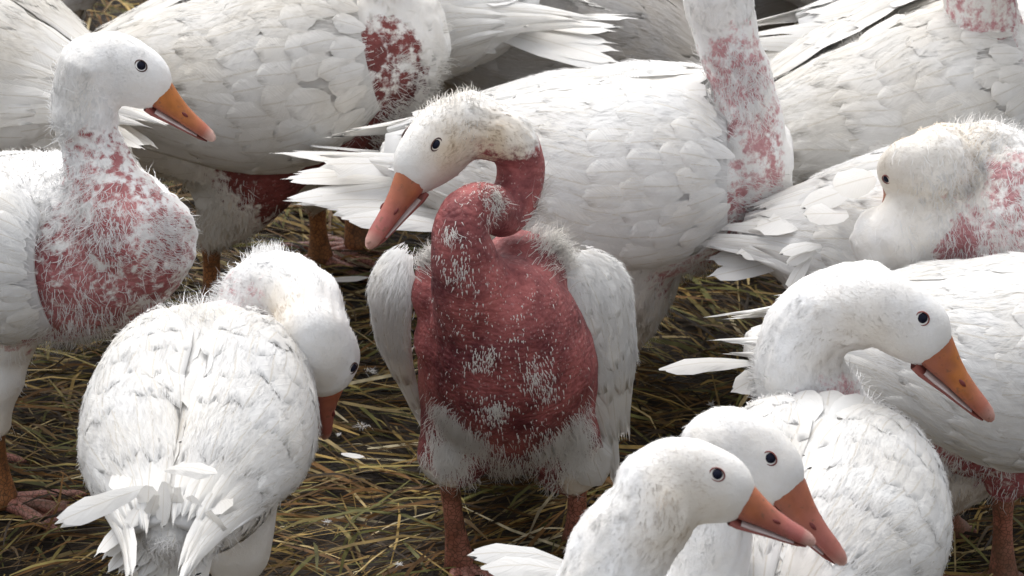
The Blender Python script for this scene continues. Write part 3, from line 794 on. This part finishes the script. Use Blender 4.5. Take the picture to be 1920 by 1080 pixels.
    # ---- stray feathers
    for e in extra:   # px0,py0,Y0, px1,py1,Y1, width, kind
        a_, b_ = P(*e[0]) - R, P(*e[1]) - R
        nn = np.array(e[4] if len(e) > 4 else (0, -.6, 1.))
        feather_obj(root, 'plume' if e[3] == 'flight' else 'covert', int(rng.integers(6)), a_, b_ - a_, nn, np.linalg.norm(b_ - a_), e[2], tone)
    bill_parts(root, B, hf, hl, hu, LL, pink, yellow=yellow)
    for s in (-1, 1): make_eye(root, bvh, B, hf, hl, hu, LH, s, lid or M_LID2, squint)
    fy = math.radians(foot_yaw) if foot_yaw is not None else y
    for k, ft in (legpts or []): make_leg(root, k + np.array([0, 0, .012]), ft, fy, legmat or M_LEG)
    return root

# ---------------------------------------------------------------- ground
def ground():
    rng = np.random.default_rng(5)
    m, nt, b, out = mat_new('trampled_mud')
    geo = N(nt, 'ShaderNodeNewGeometry')
    n1 = N(nt, 'ShaderNodeTexNoise', Scale=9.0, Detail=8.0); nt.links.new(geo.outputs['Position'], n1.inputs['Vector'])
    mp = N(nt, 'ShaderNodeMapping'); mp.inputs['Scale'].default_value = (1, 4, 1); nt.links.new(geo.outputs['Position'], mp.inputs[0])
    n2 = N(nt, 'ShaderNodeTexNoise', Scale=60.0, Detail=6.0); nt.links.new(mp.outputs[0], n2.inputs['Vector'])
    c = mixrgb(nt, ramp(nt, n1.outputs['Fac'], [(.35, (0,) * 3), (.7, (1,) * 3)]), (.012, .008, .006), (.035, .022, .013))
    c = mixrgb(nt, ramp(nt, n2.outputs['Fac'], [(.5, (0,) * 3), (.7, (.8,) * 3)]), c, (.06, .042, .018))
    nt.links.new(c, b.inputs['Base Color']); b.inputs['Roughness'].default_value = .8
    bp = N(nt, 'ShaderNodeBump', Strength=.8, Distance=.01); nt.links.new(n2.outputs['Fac'], bp.inputs['Height']); nt.links.new(bp.outputs[0], b.inputs['Normal'])
    xs = np.concatenate([[-150, -40, -10, -4], np.linspace(-2, 2, 141), [4, 10, 40, 150]])
    ys = np.concatenate([[-60, -20, -6], np.linspace(-2.2, 3.4, 181), [5, 10, 40, 300]])
    X, Yg = np.meshgrid(xs, ys); p = np.stack([X.ravel(), Yg.ravel(), np.zeros(X.size)], 1)
    near = (np.abs(p[:, 0]) < 3) & (np.abs(p[:, 1]) < 5)
    p[:, 2] = np.where(near, (vnoise(p, 8, 3, 3) - .72) * .035, -.012)
    nx, ny = len(xs), len(ys)
    i = np.arange(ny - 1)[:, None] * nx; j = np.arange(nx - 1)[None]
    F = np.stack([i + j, i + j + 1, i + nx + j + 1, i + nx + j], -1).reshape(-1, 4)
    link('ground', mesh_np('ground', p, F, m), None, 'structure')
    # straw, dry and green stems
    m, nt, b, out = mat_new('straw')
    at = N(nt, 'ShaderNodeAttribute', attribute_name='Col'); geo = N(nt, 'ShaderNodeNewGeometry')
    n1 = N(nt, 'ShaderNodeTexNoise', Scale=55.0, Detail=3.0); nt.links.new(geo.outputs['Position'], n1.inputs['Vector'])
    c = mixrgb(nt, 1.0, at.outputs['Color'], ramp(nt, n1.outputs['Fac'], [(.3, (.55,) * 3), (.7, (1.15,) * 3)]), 'MULTIPLY')
    nt.links.new(c, b.inputs['Base Color']); b.inputs['Roughness'].default_value = .6; b.inputs['Specular IOR Level'].default_value = .15
    def straw(k, xr, yr, lmin, lmax, wmin, wmax, zr, name, pal, pw, tilt=.10, ns=4):
        x = rng.uniform(*xr, k); yv = rng.uniform(*yr, k)
        clx = vnoise(np.stack([x, yv, x * 0], 1), 3.2, 77, 2)
        ang = (clx - .5) * 3.4 + rng.normal(0, .42, k) + np.where(rng.random(k) < .22, rng.uniform(0, math.pi, k), 0)
        Ls = rng.uniform(lmin, lmax, k) * rng.uniform(.4, 1, k); Wd = rng.uniform(wmin, wmax, k)
        zz = rng.uniform(*zr, k) ; tl = rng.normal(0, tilt, k)
        d = np.stack([np.cos(ang), np.sin(ang), np.zeros(k)], 1); s = np.stack([-np.sin(ang), np.cos(ang), rng.normal(0, .5, k)], 1); s = nrm(s)
        t = np.linspace(-.5, .5, ns)
        bend = rng.normal(0, .055, k); kink = rng.normal(0, .10, k)
        V = []
        for q, tt in enumerate(t):
            ctr = np.stack([x, yv, zz], 1) + d * (tt * Ls)[:, None] + s * ((bend * (tt * tt * 4) * .5) * Ls)[:, None]
            ctr[:, 2] += tt * Ls * tl - (tt * tt) * 4 * .006 + (kink * Ls * (.3 if q == ns - 2 else 0))
            ctr[:, 2] = np.maximum(ctr[:, 2], .0015)
            wq = Wd * (1 if 0 < q < ns - 1 else .35)
            V += [ctr - s * wq[:, None] * .5, ctr + s * wq[:, None] * .5 + np.array([0, 0, .0002])]
        V = np.stack(V, 1).reshape(-1, 3); b0 = np.arange(k)[:, None] * ns * 2
        F = np.concatenate([np.stack([b0 + 2 * q, b0 + 2 * q + 2, b0 + 2 * q + 3, b0 + 2 * q + 1], -1) for q in range(ns - 1)], 1).reshape(-1, 4)
        pal = np.array(pal); ci = rng.choice(len(pal), k, p=np.array(pw) / sum(pw)); cc = pal[ci] * rng.uniform(.75, 1.65, (k, 1))
        C = np.repeat(cc, ns * 2, 0)
        o = link(name, mesh_np(name, V, F, m, colors=C), None, 'stuff'); return o
    pal = [(.23, .155, .050), (.31, .235, .11), (.10, .095, .030), (.19, .150, .050), (.10, .06, .022), (.03, .019, .010), (.12, .06, .018), (.42, .36, .23)]
    o = straw(36000, (-1.1, 1.1), (-1.2, 3.0), .05, .24, .0016, .0046, (.0, .026), 'straw_litter', pal, [4, 1.6, 4, 2.5, 6, 6, 4, .35])
    o['label'] = 'flattened yellow and green straw covering the muddy ground'; o['category'] = 'straw'
    o = straw(15000, (-1.2, 1.2), (-1.2, 2.4), .03, .12, .001, .0028, (.0, .012), 'chaff', pal, [3, 1.5, 2, 1, 6, 6, 4, .5], .16, 3)
    o['label'] = 'short broken brown chaff strewn between the longer straw'; o['category'] = 'chaff'
    o = straw(420, (-1.0, 1.0), (-1.0, 1.6), .10, .30, .004, .0075, (.012, .028), 'grass_litter', pal, [2, 2, 5, 4, 0, 0, .5, .4], .05)
    o['label'] = 'broad green and straw coloured grass blades on top of the litter'; o['category'] = 'grass'
ground()

def shed_down():
    rng = np.random.default_rng(8); k = 45; st = 30
    c = np.stack([rng.uniform(-.8, .8, k), rng.uniform(-.5, 1.3, k), rng.uniform(.018, .03, k)], 1); sz = rng.uniform(.002, .006, k)
    p = np.repeat(c, st, 0) + rng.normal(0, 1, (k * st, 3)) * np.repeat(sz, st)[:, None] * np.array([.5, .5, .2])
    d = rng.normal(0, 1, (k * st, 3)) * np.array([1, .7, .45]); n = np.tile([0., -.3, 1.], (k * st, 1))
    V, F, NN, _ = blades(p, d, n, np.repeat(sz, st) * rng.uniform(.8, 2.2, k * st), np.full(k * st, .0009), rng)
    o = link('shed_down', mesh_np('shed_down', V, F, M_D['clean'], normals=NN), None, 'stuff')
    o['label'] = 'little wisps of white shed down scattered over the straw'; o['category'] = 'down'
shed_down()

# ---------------------------------------------------------------- the flock
def bez(a, b, c, t): return a * (1 - t) ** 2 + 2 * b * t * (1 - t) + c * t * t

def hanging(S3, M3, T3, outv, backv, wid, dep):
    """wing hanging from the shoulder: curved panel round a bent axis"""
    def fn_factory(R):
        S_, M_, T_ = P(*S3) - R, P(*M3) - R, P(*T3) - R
        o = nrm(np.array(outv, float)); b = nrm(np.array(backv, float))
        def fn(u, v):
            u = np.asarray(u, float); v = np.asarray(v, float)
            ax = bez(S_, M_, T_, u[..., None]); uc = np.clip(u + .03, 0, 1.4)
            w_ = np.sin(np.minimum(1, uc / .3) * math.pi / 2) ** .6 * np.interp(uc, [0, .35, .7, 1.05, 1.4], [1, 1, .8, .40, .25])
            a = v * 1.25
            return ax + o * (dep * w_ * np.cos(a))[..., None] + b * (wid * w_ * np.sin(a))[..., None]
        return fn
    return fn_factory

# --- the plucked goose in the middle
AW = [hanging((770, 470, -.02), (728, 590, .0), (782, 735, .03), (-1, -.45, 0), (.35, -1, .15), .052, .028),
      hanging((1062, 478, -.02), (1108, 620, .0), (1138, 790, .02), (.72, -.72, .12), (.75, .8, 0), .066, .034)]
def a_wings(R):
    rows = [(u_, l_ * .84, w_ * .92, a, b, n, k) for (u_, l_, w_, a, b, n, k) in ROWS]
    return [(AW[0](R), 1, dict(rows=rows, tone='clean', messy=.8)), (AW[1](R), -1, dict(rows=rows, tone='clean', messy=.8))]
goose('goose facing us with a wholly bare red neck and breast and drooping wings', 0, c=(950, 718), yaw=-88, pitch=46, L=.92, W=.755, tone='cream', bodymat='raw',
      blobs=[(978, 528, -.06, .052), (842, 545, -.05, .042), (930, 600, -.09, .070), (1005, 625, -.05, .058), (872, 640, -.06, .056)], neck_start=[(945, 660, .0), (915, 610, -.07)],
      neck=[(890, 555, -.125, .046), (868, 480, -.15, .034), (864, 420, -.15, .028), (898, 385, -.125, .026), (942, 398, -.08, .026), (970, 355, -.06, .025), (975, 300, -.05, .025), (950, 258, -.055, .030)],
      head=((768, 346, -.10), (703, 440, -.135)), billL=.081, headscale=1.13, squint=.72, lid=M_LID2, pink=.95, yellow=.6,
      bald=[(945, 800, -.05, .14, 1.3), (950, 850, .05, .11, 1.3),  (935, 650, -.10, .17, 1.3), (930, 540, -.12, .14, 1.3), (870, 440, -.15, .085, 1.25), (960, 380, -.08, .055, 1.2), (985, 310, -.05, .036, 1.2), (850, 500, -.14, .1, 1.2), (1050, 720, -.08, .09, 1.1), (955, 850, -.06, .088, 1.2), (1095, 600, -.05, .06, 1.1), (830, 884, -.05, .034, -1), (1098, 884, -.03, .038, -1), (830, 730, -.08, .08, 1.1)],
      dirty=[(880, 300, -.12, .05, .9), (930, 280, -.08, .04, .7)], bald_soft=.42,
      legs=[((838, 872, -.03), (862, 1062, -.02)), ((1082, 880, .02), (1082, 1050, .04))], foot_yaw=-70, legmat=M_LEGP, thigh=(0, .075, .052),
      custom_wings=a_wings, tail=True, blades_n=42000, seed=3, bodyfeathers=120, headfuzz=1.25,
      tufts=[(1050, 440, -.06, .020, 420, (.5, -.2, .7), .035), (1085, 470, -.02, .018, 260, (.9, -.2, .2), .035), (785, 450, -.06, .014, 200, (-.5, -.3, .6), .026),
             (842, 850, -.1, .018, 1100, (0, -.3, -1), .020), (835, 790, -.1, .014, 200, (-.3, -.5, -.8), .018), (1085, 850, -.08, .020, 1100, (.2, -.3, -1), .020), (960, 890, -.06, .03, 260, (0, -.3, -1), .018),
             (925, 372, -.14, .012, 260, (.1, -.7, .0), .014), (925, 790, -.16, .010, 110, (.1, -.5, -.7), .012), (890, 690, -.18, .012, 60, (0, -.5, -.9), .012), (1005, 705, -.16, .012, 70, (.2, -.5, -.8), .012),
             (855, 520, -.2, .016, 60, (0, -.5, -.9), .012), (830, 440, -.2, .010, 30, (-.1, -.6, -.9), .014), (945, 630, -.18, .04, 50, (0, -.6, -.8), .009), (1035, 745, -.15, .012, 50, (0, -.6, -.7), .011),
             (900, 760, -.16, .07, 90, (0, -.5, -.9), .007), (960, 560, -.16, .05, 50, (0, -.5, -.9), .007), (850, 200, -.06, .02, 200, (0, 0, 1), .014), (1000, 840, -.12, .04, 60, (0, -.5, -.9), .012)])

# --- the goose with the dark red belly, upper left
goose('big goose with dark red bare belly and raw breast patch, tail behind another head', .70, c=(470, 160), yaw=-4, pitch=14, L=1.0, W=1.04, tone='cream', bodymat='dark',
      neck=[(712, 60, .68, .055), (716, -30, .68, .044), (722, -120, .68, .038), (730, -220, .68, .036)],
      bald=[(742, 95, .58, .05, .82), (745, 180, .6, .05, .6), (520, 290, .60, .08, 1.2), (590, 300, .62, .105, 1.3), (665, 245, .62, .07, 1.1), (600, 260, .55, .07, 1.2)], bald_soft=1.1,
      legs=[((395, 440, .64), (400, 610, .66)), ((592, 372, .80), (602, 540, .82))], seed=11, blades_n=30000, wing_objs=(True, False),
      tufts=[(745, 230, .62, .02, 400, (.7, -.2, -.3), .022), (760, 120, .66, .02, 300, (.9, -.2, .1), .022), (390, 400, .6, .03, 400, (0, -.2, -1), .024)])

# --- the goose at the left with head in profile
goose('goose at left with smooth head in profile and patchy pink breast, beside the big foot', .16, c=(25, 450), yaw=-28, pitch=6, L=.92, W=.84, tone='clean', bodymat='patchy',
      neck=[(232, 420, .06, .060), (196, 335, .08, .040), (170, 262, .10, .033), (158, 205, .10, .036)],
      head=((298, 180, .10), (386, 246, .10)), billL=.078, headscale=1.10, pink=.35,
      bald=[(255, 480, .0, .085, .72), (190, 560, .0, .11, .78), (190, 330, .06, .05, .40), (60, 600, .02, .10, .95), (235, 400, .02, .055, .6)], bald_soft=1.15,
      legs=[((-14, 790, .13), (5, 905, .14)), ((-130, 700, .2), (-130, 850, .28))], foot_yaw=-12, legmat=M_LEG, seed=21, wings='right', strip=False, thigh_r=.5, blades_n=46000, wing_kw=dict(x0=.115, x1=-.30),
      tufts=[(80, 290, .1, .05, 500, (-.2, -.3, 1), .02), (120, 380, .05, .03, 400, (-.4, -.5, -.2), .03), (325, 440, .02, .025, 500, (1, -.2, -.2), .016), (150, 620, .05, .05, 500, (.1, -.2, -1), .022), (200, 420, .02, .02, 200, (.2, -.6, -.6), .02)],
      bodyfeathers=120, wing_drop=20)

# --- the goose in front at left seen from behind
goose('front goose seen from behind with its head hanging down to the right', -.28, c=(368, 838), yaw=86, pitch=8, L=.80, W=.73, tone='clean',
      neck=[(450, 660, -.10, .045), (455, 600, -.08, .035), (475, 545, -.08, .033), (525, 530, -.09, .034), (570, 565, -.12, .038)],
      head=((608, 724, -.13), (612, 826, -.09)), billL=.086, up=(.9, .45, 0), pink=.8, yellow=.5, headscale=1.05,
      bald=[(455, 590, -.10, .05, .30)], dirty=[(540, 600, -.15, .04, .7), (570, 660, -.15, .04, .8)], seed=31, wing_messy=1.4, blades_n=36000, bodyfeathers=300,
      legs=[((440, 1085, -.25), (440, 1230, -.25)), ((290, 1085, -.25), (290, 1230, -.25))], tail_dir=(-.45, -.6, -.8), tail_len=.5,
      clusters=[(305, 960, -.475, .011, 14, (-.2, -.15, -1), .040, .020), (365, 985, -.475, .011, 12, (.2, -.15, -1), .040, .020)],
      extra=[((270, 915, -.46), (100, 988, -.52), .026, 'flight', (.3, -.8, .8)), ((310, 880, -.47), (410, 893, -.50), .018, 'flight', (0, -.6, 1))],
      tufts=[(340, 600, -.2, .025, 420, (-.1, .2, 1), .040), (500, 480, -.06, .012, 260, (0, 0, 1), .018), (500, 640, -.12, .02, 260, (.6, -.2, .4), .025), (300, 960, -.48, .022, 700, (-.1, -.4, -1), .028), (370, 985, -.48, .022, 700, (.1, -.4, -1), .028), (430, 560, -.08, .015, 200, (-1, 0, .3), .016)])

# --- the long-tailed goose behind the plucked one
goose('clean white goose behind the bare one, long tail pointing left, head out of view', .44, c=(1115, 340), yaw=-3, pitch=2, L=.92, W=.94, tone='clean',
      neck=[(1395, 335, .40, .052), (1402, 245, .40, .043), (1390, 150, .42, .036), (1358, 60, .43, .037), (1345, -40, .43, .040)],
      bald=[(1450, 240, .34, .05, .62), (1440, 330, .34, .05, .6), (1385, 140, .38, .055, .6), (1415, 190, .38, .05, .5), (1400, 420, .34, .07, .62), (1330, 500, .36, .07, .5)], bald_soft=1.0,
      legs=[((1165, 640, .42), (1140, 800, .46)), ((1200, 600, .54), (1130, 740, .56))], foot_yaw=120, seed=41, blades_n=42000, wing_objs=(True, False), tail_len=1.35,
      tufts=[(1300, 195, .42, .04, 420, (-.1, 0, 1), .024), (1440, 390, .36, .02, 420, (.7, -.3, 0), .022), (1190, 180, .44, .012, 60, (-.6, 0, .6), .05), (1300, 510, .4, .05, 500, (-.3, -.2, -1), .02), (1400, 160, .38, .025, 320, (.1, -.5, -.3), .026)],
      extra=[((830, 320, .42), (597, 322, .40), .034, 'flight'), ((830, 395, .40), (587, 385, .38), .032, 'flight'), ((860, 410, .38), (612, 400, .37), .030, 'flight'), ((870, 430, .36), (640, 418, .35), .03, 'flight')])

# --- right-hand geese
goose('broad goose at upper right with creamy wing and mottled neck leaving the frame', .64, c=(1672, 240), yaw=6, pitch=20, L=.98, W=1.06, tone='cream',
      neck=[(1848, 130, .60, .056), (1842, 40, .60, .046), (1835, -60, .60, .042)],
      bald=[(1835, 50, .54, .08, .46), (1870, 130, .54, .05, .5)], bald_soft=1.0, legs=[((1560, 470, .66), (1560, 640, .68)), ((1660, 460, .76), (1660, 620, .78))],
      seed=51, blades_n=30000, wing_objs=(True, False), tufts=[(1600, 80, .6, .05, 400, (-.2, 0, 1), .02)])
goose('goose dozing at right with its head laid back over the wing, bill hidden', .30, c=(1750, 478), yaw=-12, pitch=8, L=.80, W=.92, tail_len=.75, tone='clean', bodymat='clean',
      neck=[(1868, 440, .18, .062), (1895, 370, .18, .050), (1885, 318, .20, .044), (1840, 300, .21, .043), (1790, 300, .21, .042)],
      head=((1690, 350, .20), (1640, 420, .27)), billL=.084, headscale=1.05, up=(-.75, -.25, .75), dirty=[(1740, 300, .2, .09, .8)], squint=.8, lid=M_LID,
      bald=[(1792, 460, .12, .03, 1.2), (1880, 460, .1, .08, .46), (1900, 330, .14, .04, .55)], bald_soft=.9, seed=61, blobs=[(1760, 415, .165, .046), (1705, 430, .165, .043), (1655, 450, .18, .038)], blades_n=42000,
      tufts=[(1860, 420, .12, .05, 700, (.1, -.6, -.6), .022), (1850, 290, .2, .02, 300, (.6, 0, .8), .022), (1800, 350, .16, .02, 300, (.1, -.5, -.6), .02)],
      extra=[((1600, 350, .24), (1500, 390, .22), .03, 'covert'), ((1590, 400, .22), (1505, 400, .2), .03, 'covert'), ((1540, 460, .2), (1460, 478, .19), .018, 'flight'), ((1530, 470, .2), (1475, 500, .19), .016, 'flight'), ((1520, 480, .2), (1480, 545, .18), .018, 'flight'), ((1640, 330, .2), (1560, 352, .18), .04, 'covert')])
goose('goose at right edge behind the long-necked head, pink belly and a single feather jutting left', .0, c=(1820, 705), yaw=2, pitch=-2, L=.9, W=.88, tail=False, wing_kw=dict(x1=-.25), tone='clean', bodymat='patchy',
      neck=[(2030, 560, -.02, .055), (2050, 480, -.02, .042), (2050, 380, -.02, .036), (2050, 290, -.02, .036)],
      bald=[(1770, 850, -.08, .08, .8), (1900, 860, -.06, .08, .95), (1720, 930, -.06, .06, .9)], bald_soft=1.0,
      legs=[((1880, 915, -.06), (1882, 1050, -.05)), ((1770, 940, .03), (1790, 1010, .06))], legmat=M_LEGP, foot_yaw=-150, seed=71, blades_n=36000,
      extra=[((1420, 680, -.02), (1236, 700, -.04), .022, 'flight'), ((1450, 690, -.02), (1370, 735, -.04), .03, 'covert')],
      tufts=[(1750, 860, -.08, .05, 500, (-.2, -.3, -.8), .02)])
goose('front right goose with a long curved neck, head turned right above its rounded back', -.46, c=(1515, 1030), yaw=76, pitch=6, L=.78, W=.84, tone='clean',
      neck=[(1585, 850, -.30, .055), (1550, 790, -.29, .050), (1508, 725, -.30, .049), (1500, 655, -.30, .046), (1545, 590, -.30, .044), (1620, 570, -.31, .044)],
      head=((1750, 662, -.34), (1865, 786, -.35)), headscale=.95, bald=[(1545, 780, -.33, .045, .75)], bald_soft=.8, lid=M_LID, squint=1.0, pink=.3,
      dirty=[(1620, 640, -.34, .06, .4)], seed=81, blades_n=46000, neckfuzz=.8, bodyfeathers=280,
      tufts=[(1600, 815, -.32, .03, 300, (.1, -.2, 1), .026), (1420, 730, -.3, .02, 200, (-.9, -.2, .2), .016)],
      extra=[((1060, 1055, -.52), (872, 1045, -.55), .030, 'flight'), ((1080, 1075, -.54), (900, 1076, -.57), .030, 'flight')])
goose('nearest goose head low in the corner, bill crossing in front of another bill', -.95, world=(.00, -1.02, .29), yaw=50, pitch=8, L=.9, W=1., tone='clean',
      neck=[(1130, 1240, -.86, .055), (1125, 1130, -.84, .047), (1165, 1030, -.83, .044), (1220, 960, -.83, .041)],
      head=((1392, 946, -.82), (1530, 1016, -.82)), headscale=1.14, dirty=[(1300, 970, -.85, .06, .6)], lid=M_LID, seed=91, blades_n=40000, neckfuzz=1.0, pink=.9, yellow=.6, wing_objs=(False, False))
goose('goose head partly hidden by the nearest one, its bill tip showing further right', -.66, world=(.10, -.76, .22), yaw=95, pitch=-4, L=.7, W=.8, tone='clean',
      neck=[(1310, 1200, -.64, .05), (1315, 1100, -.62, .044), (1330, 1000, -.61, .042)],
      head=((1476, 928, -.62), (1588, 1056, -.64)), headscale=1.02, lid=M_LID, seed=92, blades_n=34000, pink=.9, yellow=.55, wing_objs=(False, False), bodyfeathers=100)

# --- geese further back
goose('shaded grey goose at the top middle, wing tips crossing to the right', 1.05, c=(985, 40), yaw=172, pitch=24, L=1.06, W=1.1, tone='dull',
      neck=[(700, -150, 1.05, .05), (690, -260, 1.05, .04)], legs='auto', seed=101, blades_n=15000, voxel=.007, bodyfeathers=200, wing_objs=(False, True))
goose('goose at the top behind the patchy upright neck, folded wing ending at right', 1.30, c=(1225, -40), yaw=174, pitch=10, L=.9, W=1.0, tone='dull',  # 'dull' tone: far goose's shade put into the plumage colour
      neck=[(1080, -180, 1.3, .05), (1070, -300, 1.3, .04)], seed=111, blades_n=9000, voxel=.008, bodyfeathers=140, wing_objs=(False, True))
goose('ragged goose tail sticking out rightwards behind the raw breast', .92, c=(655, 20), yaw=170, pitch=6, L=.92, W=.9, tone='clean',
      neck=[(400, -100, .9, .05), (390, -220, .9, .04)], seed=121, blades_n=12000, voxel=.007, bodyfeathers=160, wing_objs=(False, True), tail_len=1.25,
      extra=[((800, 40, .86), (955, 62, .84), .03, 'flight'), ((790, 60, .86), (930, 100, .84), .03, 'flight')])
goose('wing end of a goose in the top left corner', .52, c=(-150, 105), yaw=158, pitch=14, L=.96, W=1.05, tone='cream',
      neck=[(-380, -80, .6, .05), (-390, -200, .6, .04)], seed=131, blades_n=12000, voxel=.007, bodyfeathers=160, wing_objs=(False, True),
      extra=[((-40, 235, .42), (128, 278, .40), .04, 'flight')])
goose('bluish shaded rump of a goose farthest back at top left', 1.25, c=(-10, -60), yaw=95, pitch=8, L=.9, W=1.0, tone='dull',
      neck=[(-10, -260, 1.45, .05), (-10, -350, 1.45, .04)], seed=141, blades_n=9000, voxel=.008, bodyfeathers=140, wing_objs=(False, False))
goose('fluffy goose top right just behind the creamy wing', .92, c=(1835, 85), yaw=2, pitch=6, L=.86, W=.92, tone='clean',
      neck=[(2015, -60, .9, .05), (2020, -160, .9, .04)], bald=[(1650, 60, .8, .02, 1.0)], seed=151, blades_n=16000, voxel=.006, bodyfeathers=140, wing_objs=(False, False),
      tufts=[(1690, 50, .85, .04, 600, (-.4, -.2, .8), .03)])
goose('goose on orange legs cut off by the top edge near the right corner', 1.15, c=(1640, -105), yaw=0, pitch=0, L=.9, W=.9, tone='dull',  # 'dull' tone: far goose's shade put into the plumage colour
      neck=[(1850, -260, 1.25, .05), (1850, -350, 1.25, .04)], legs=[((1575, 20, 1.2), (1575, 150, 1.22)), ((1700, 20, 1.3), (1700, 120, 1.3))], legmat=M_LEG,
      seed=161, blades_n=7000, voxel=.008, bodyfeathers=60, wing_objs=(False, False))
goose('sliver of a white goose along the upper right edge', .80, c=(2085, 190), yaw=80, pitch=10, L=.9, W=1.0, tone='clean',
      neck=[(2110, 0, 1.0, .05), (2110, -120, 1.0, .04)], seed=171, blades_n=9000, voxel=.007, bodyfeathers=100, wing_objs=(False, False))

# --- feathers lying on the straw
def lying(px, py, ang, L, W, label, kind='covert'):
    g = P(px, py, 0); d = FW + RT * (px - 960) / FPX + UP * (540 - py) / FPX; g = CAM + d * ((.03 - CAM[2]) / d[2])
    o = feather_obj(None, kind, 2, g, (math.cos(ang), math.sin(ang), .03), (0, -.1, 1), L, W, 'clean')
    o.name = 'loose_feather'; o['label'] = label; o['category'] = 'feather'
lying(612, 525, .1, .055, .014, 'small white feather lying on the dark straw left of the bare goose')
lying(640, 850, -.4, .030, .010, 'tiny white feather on the straw under the hanging bill')
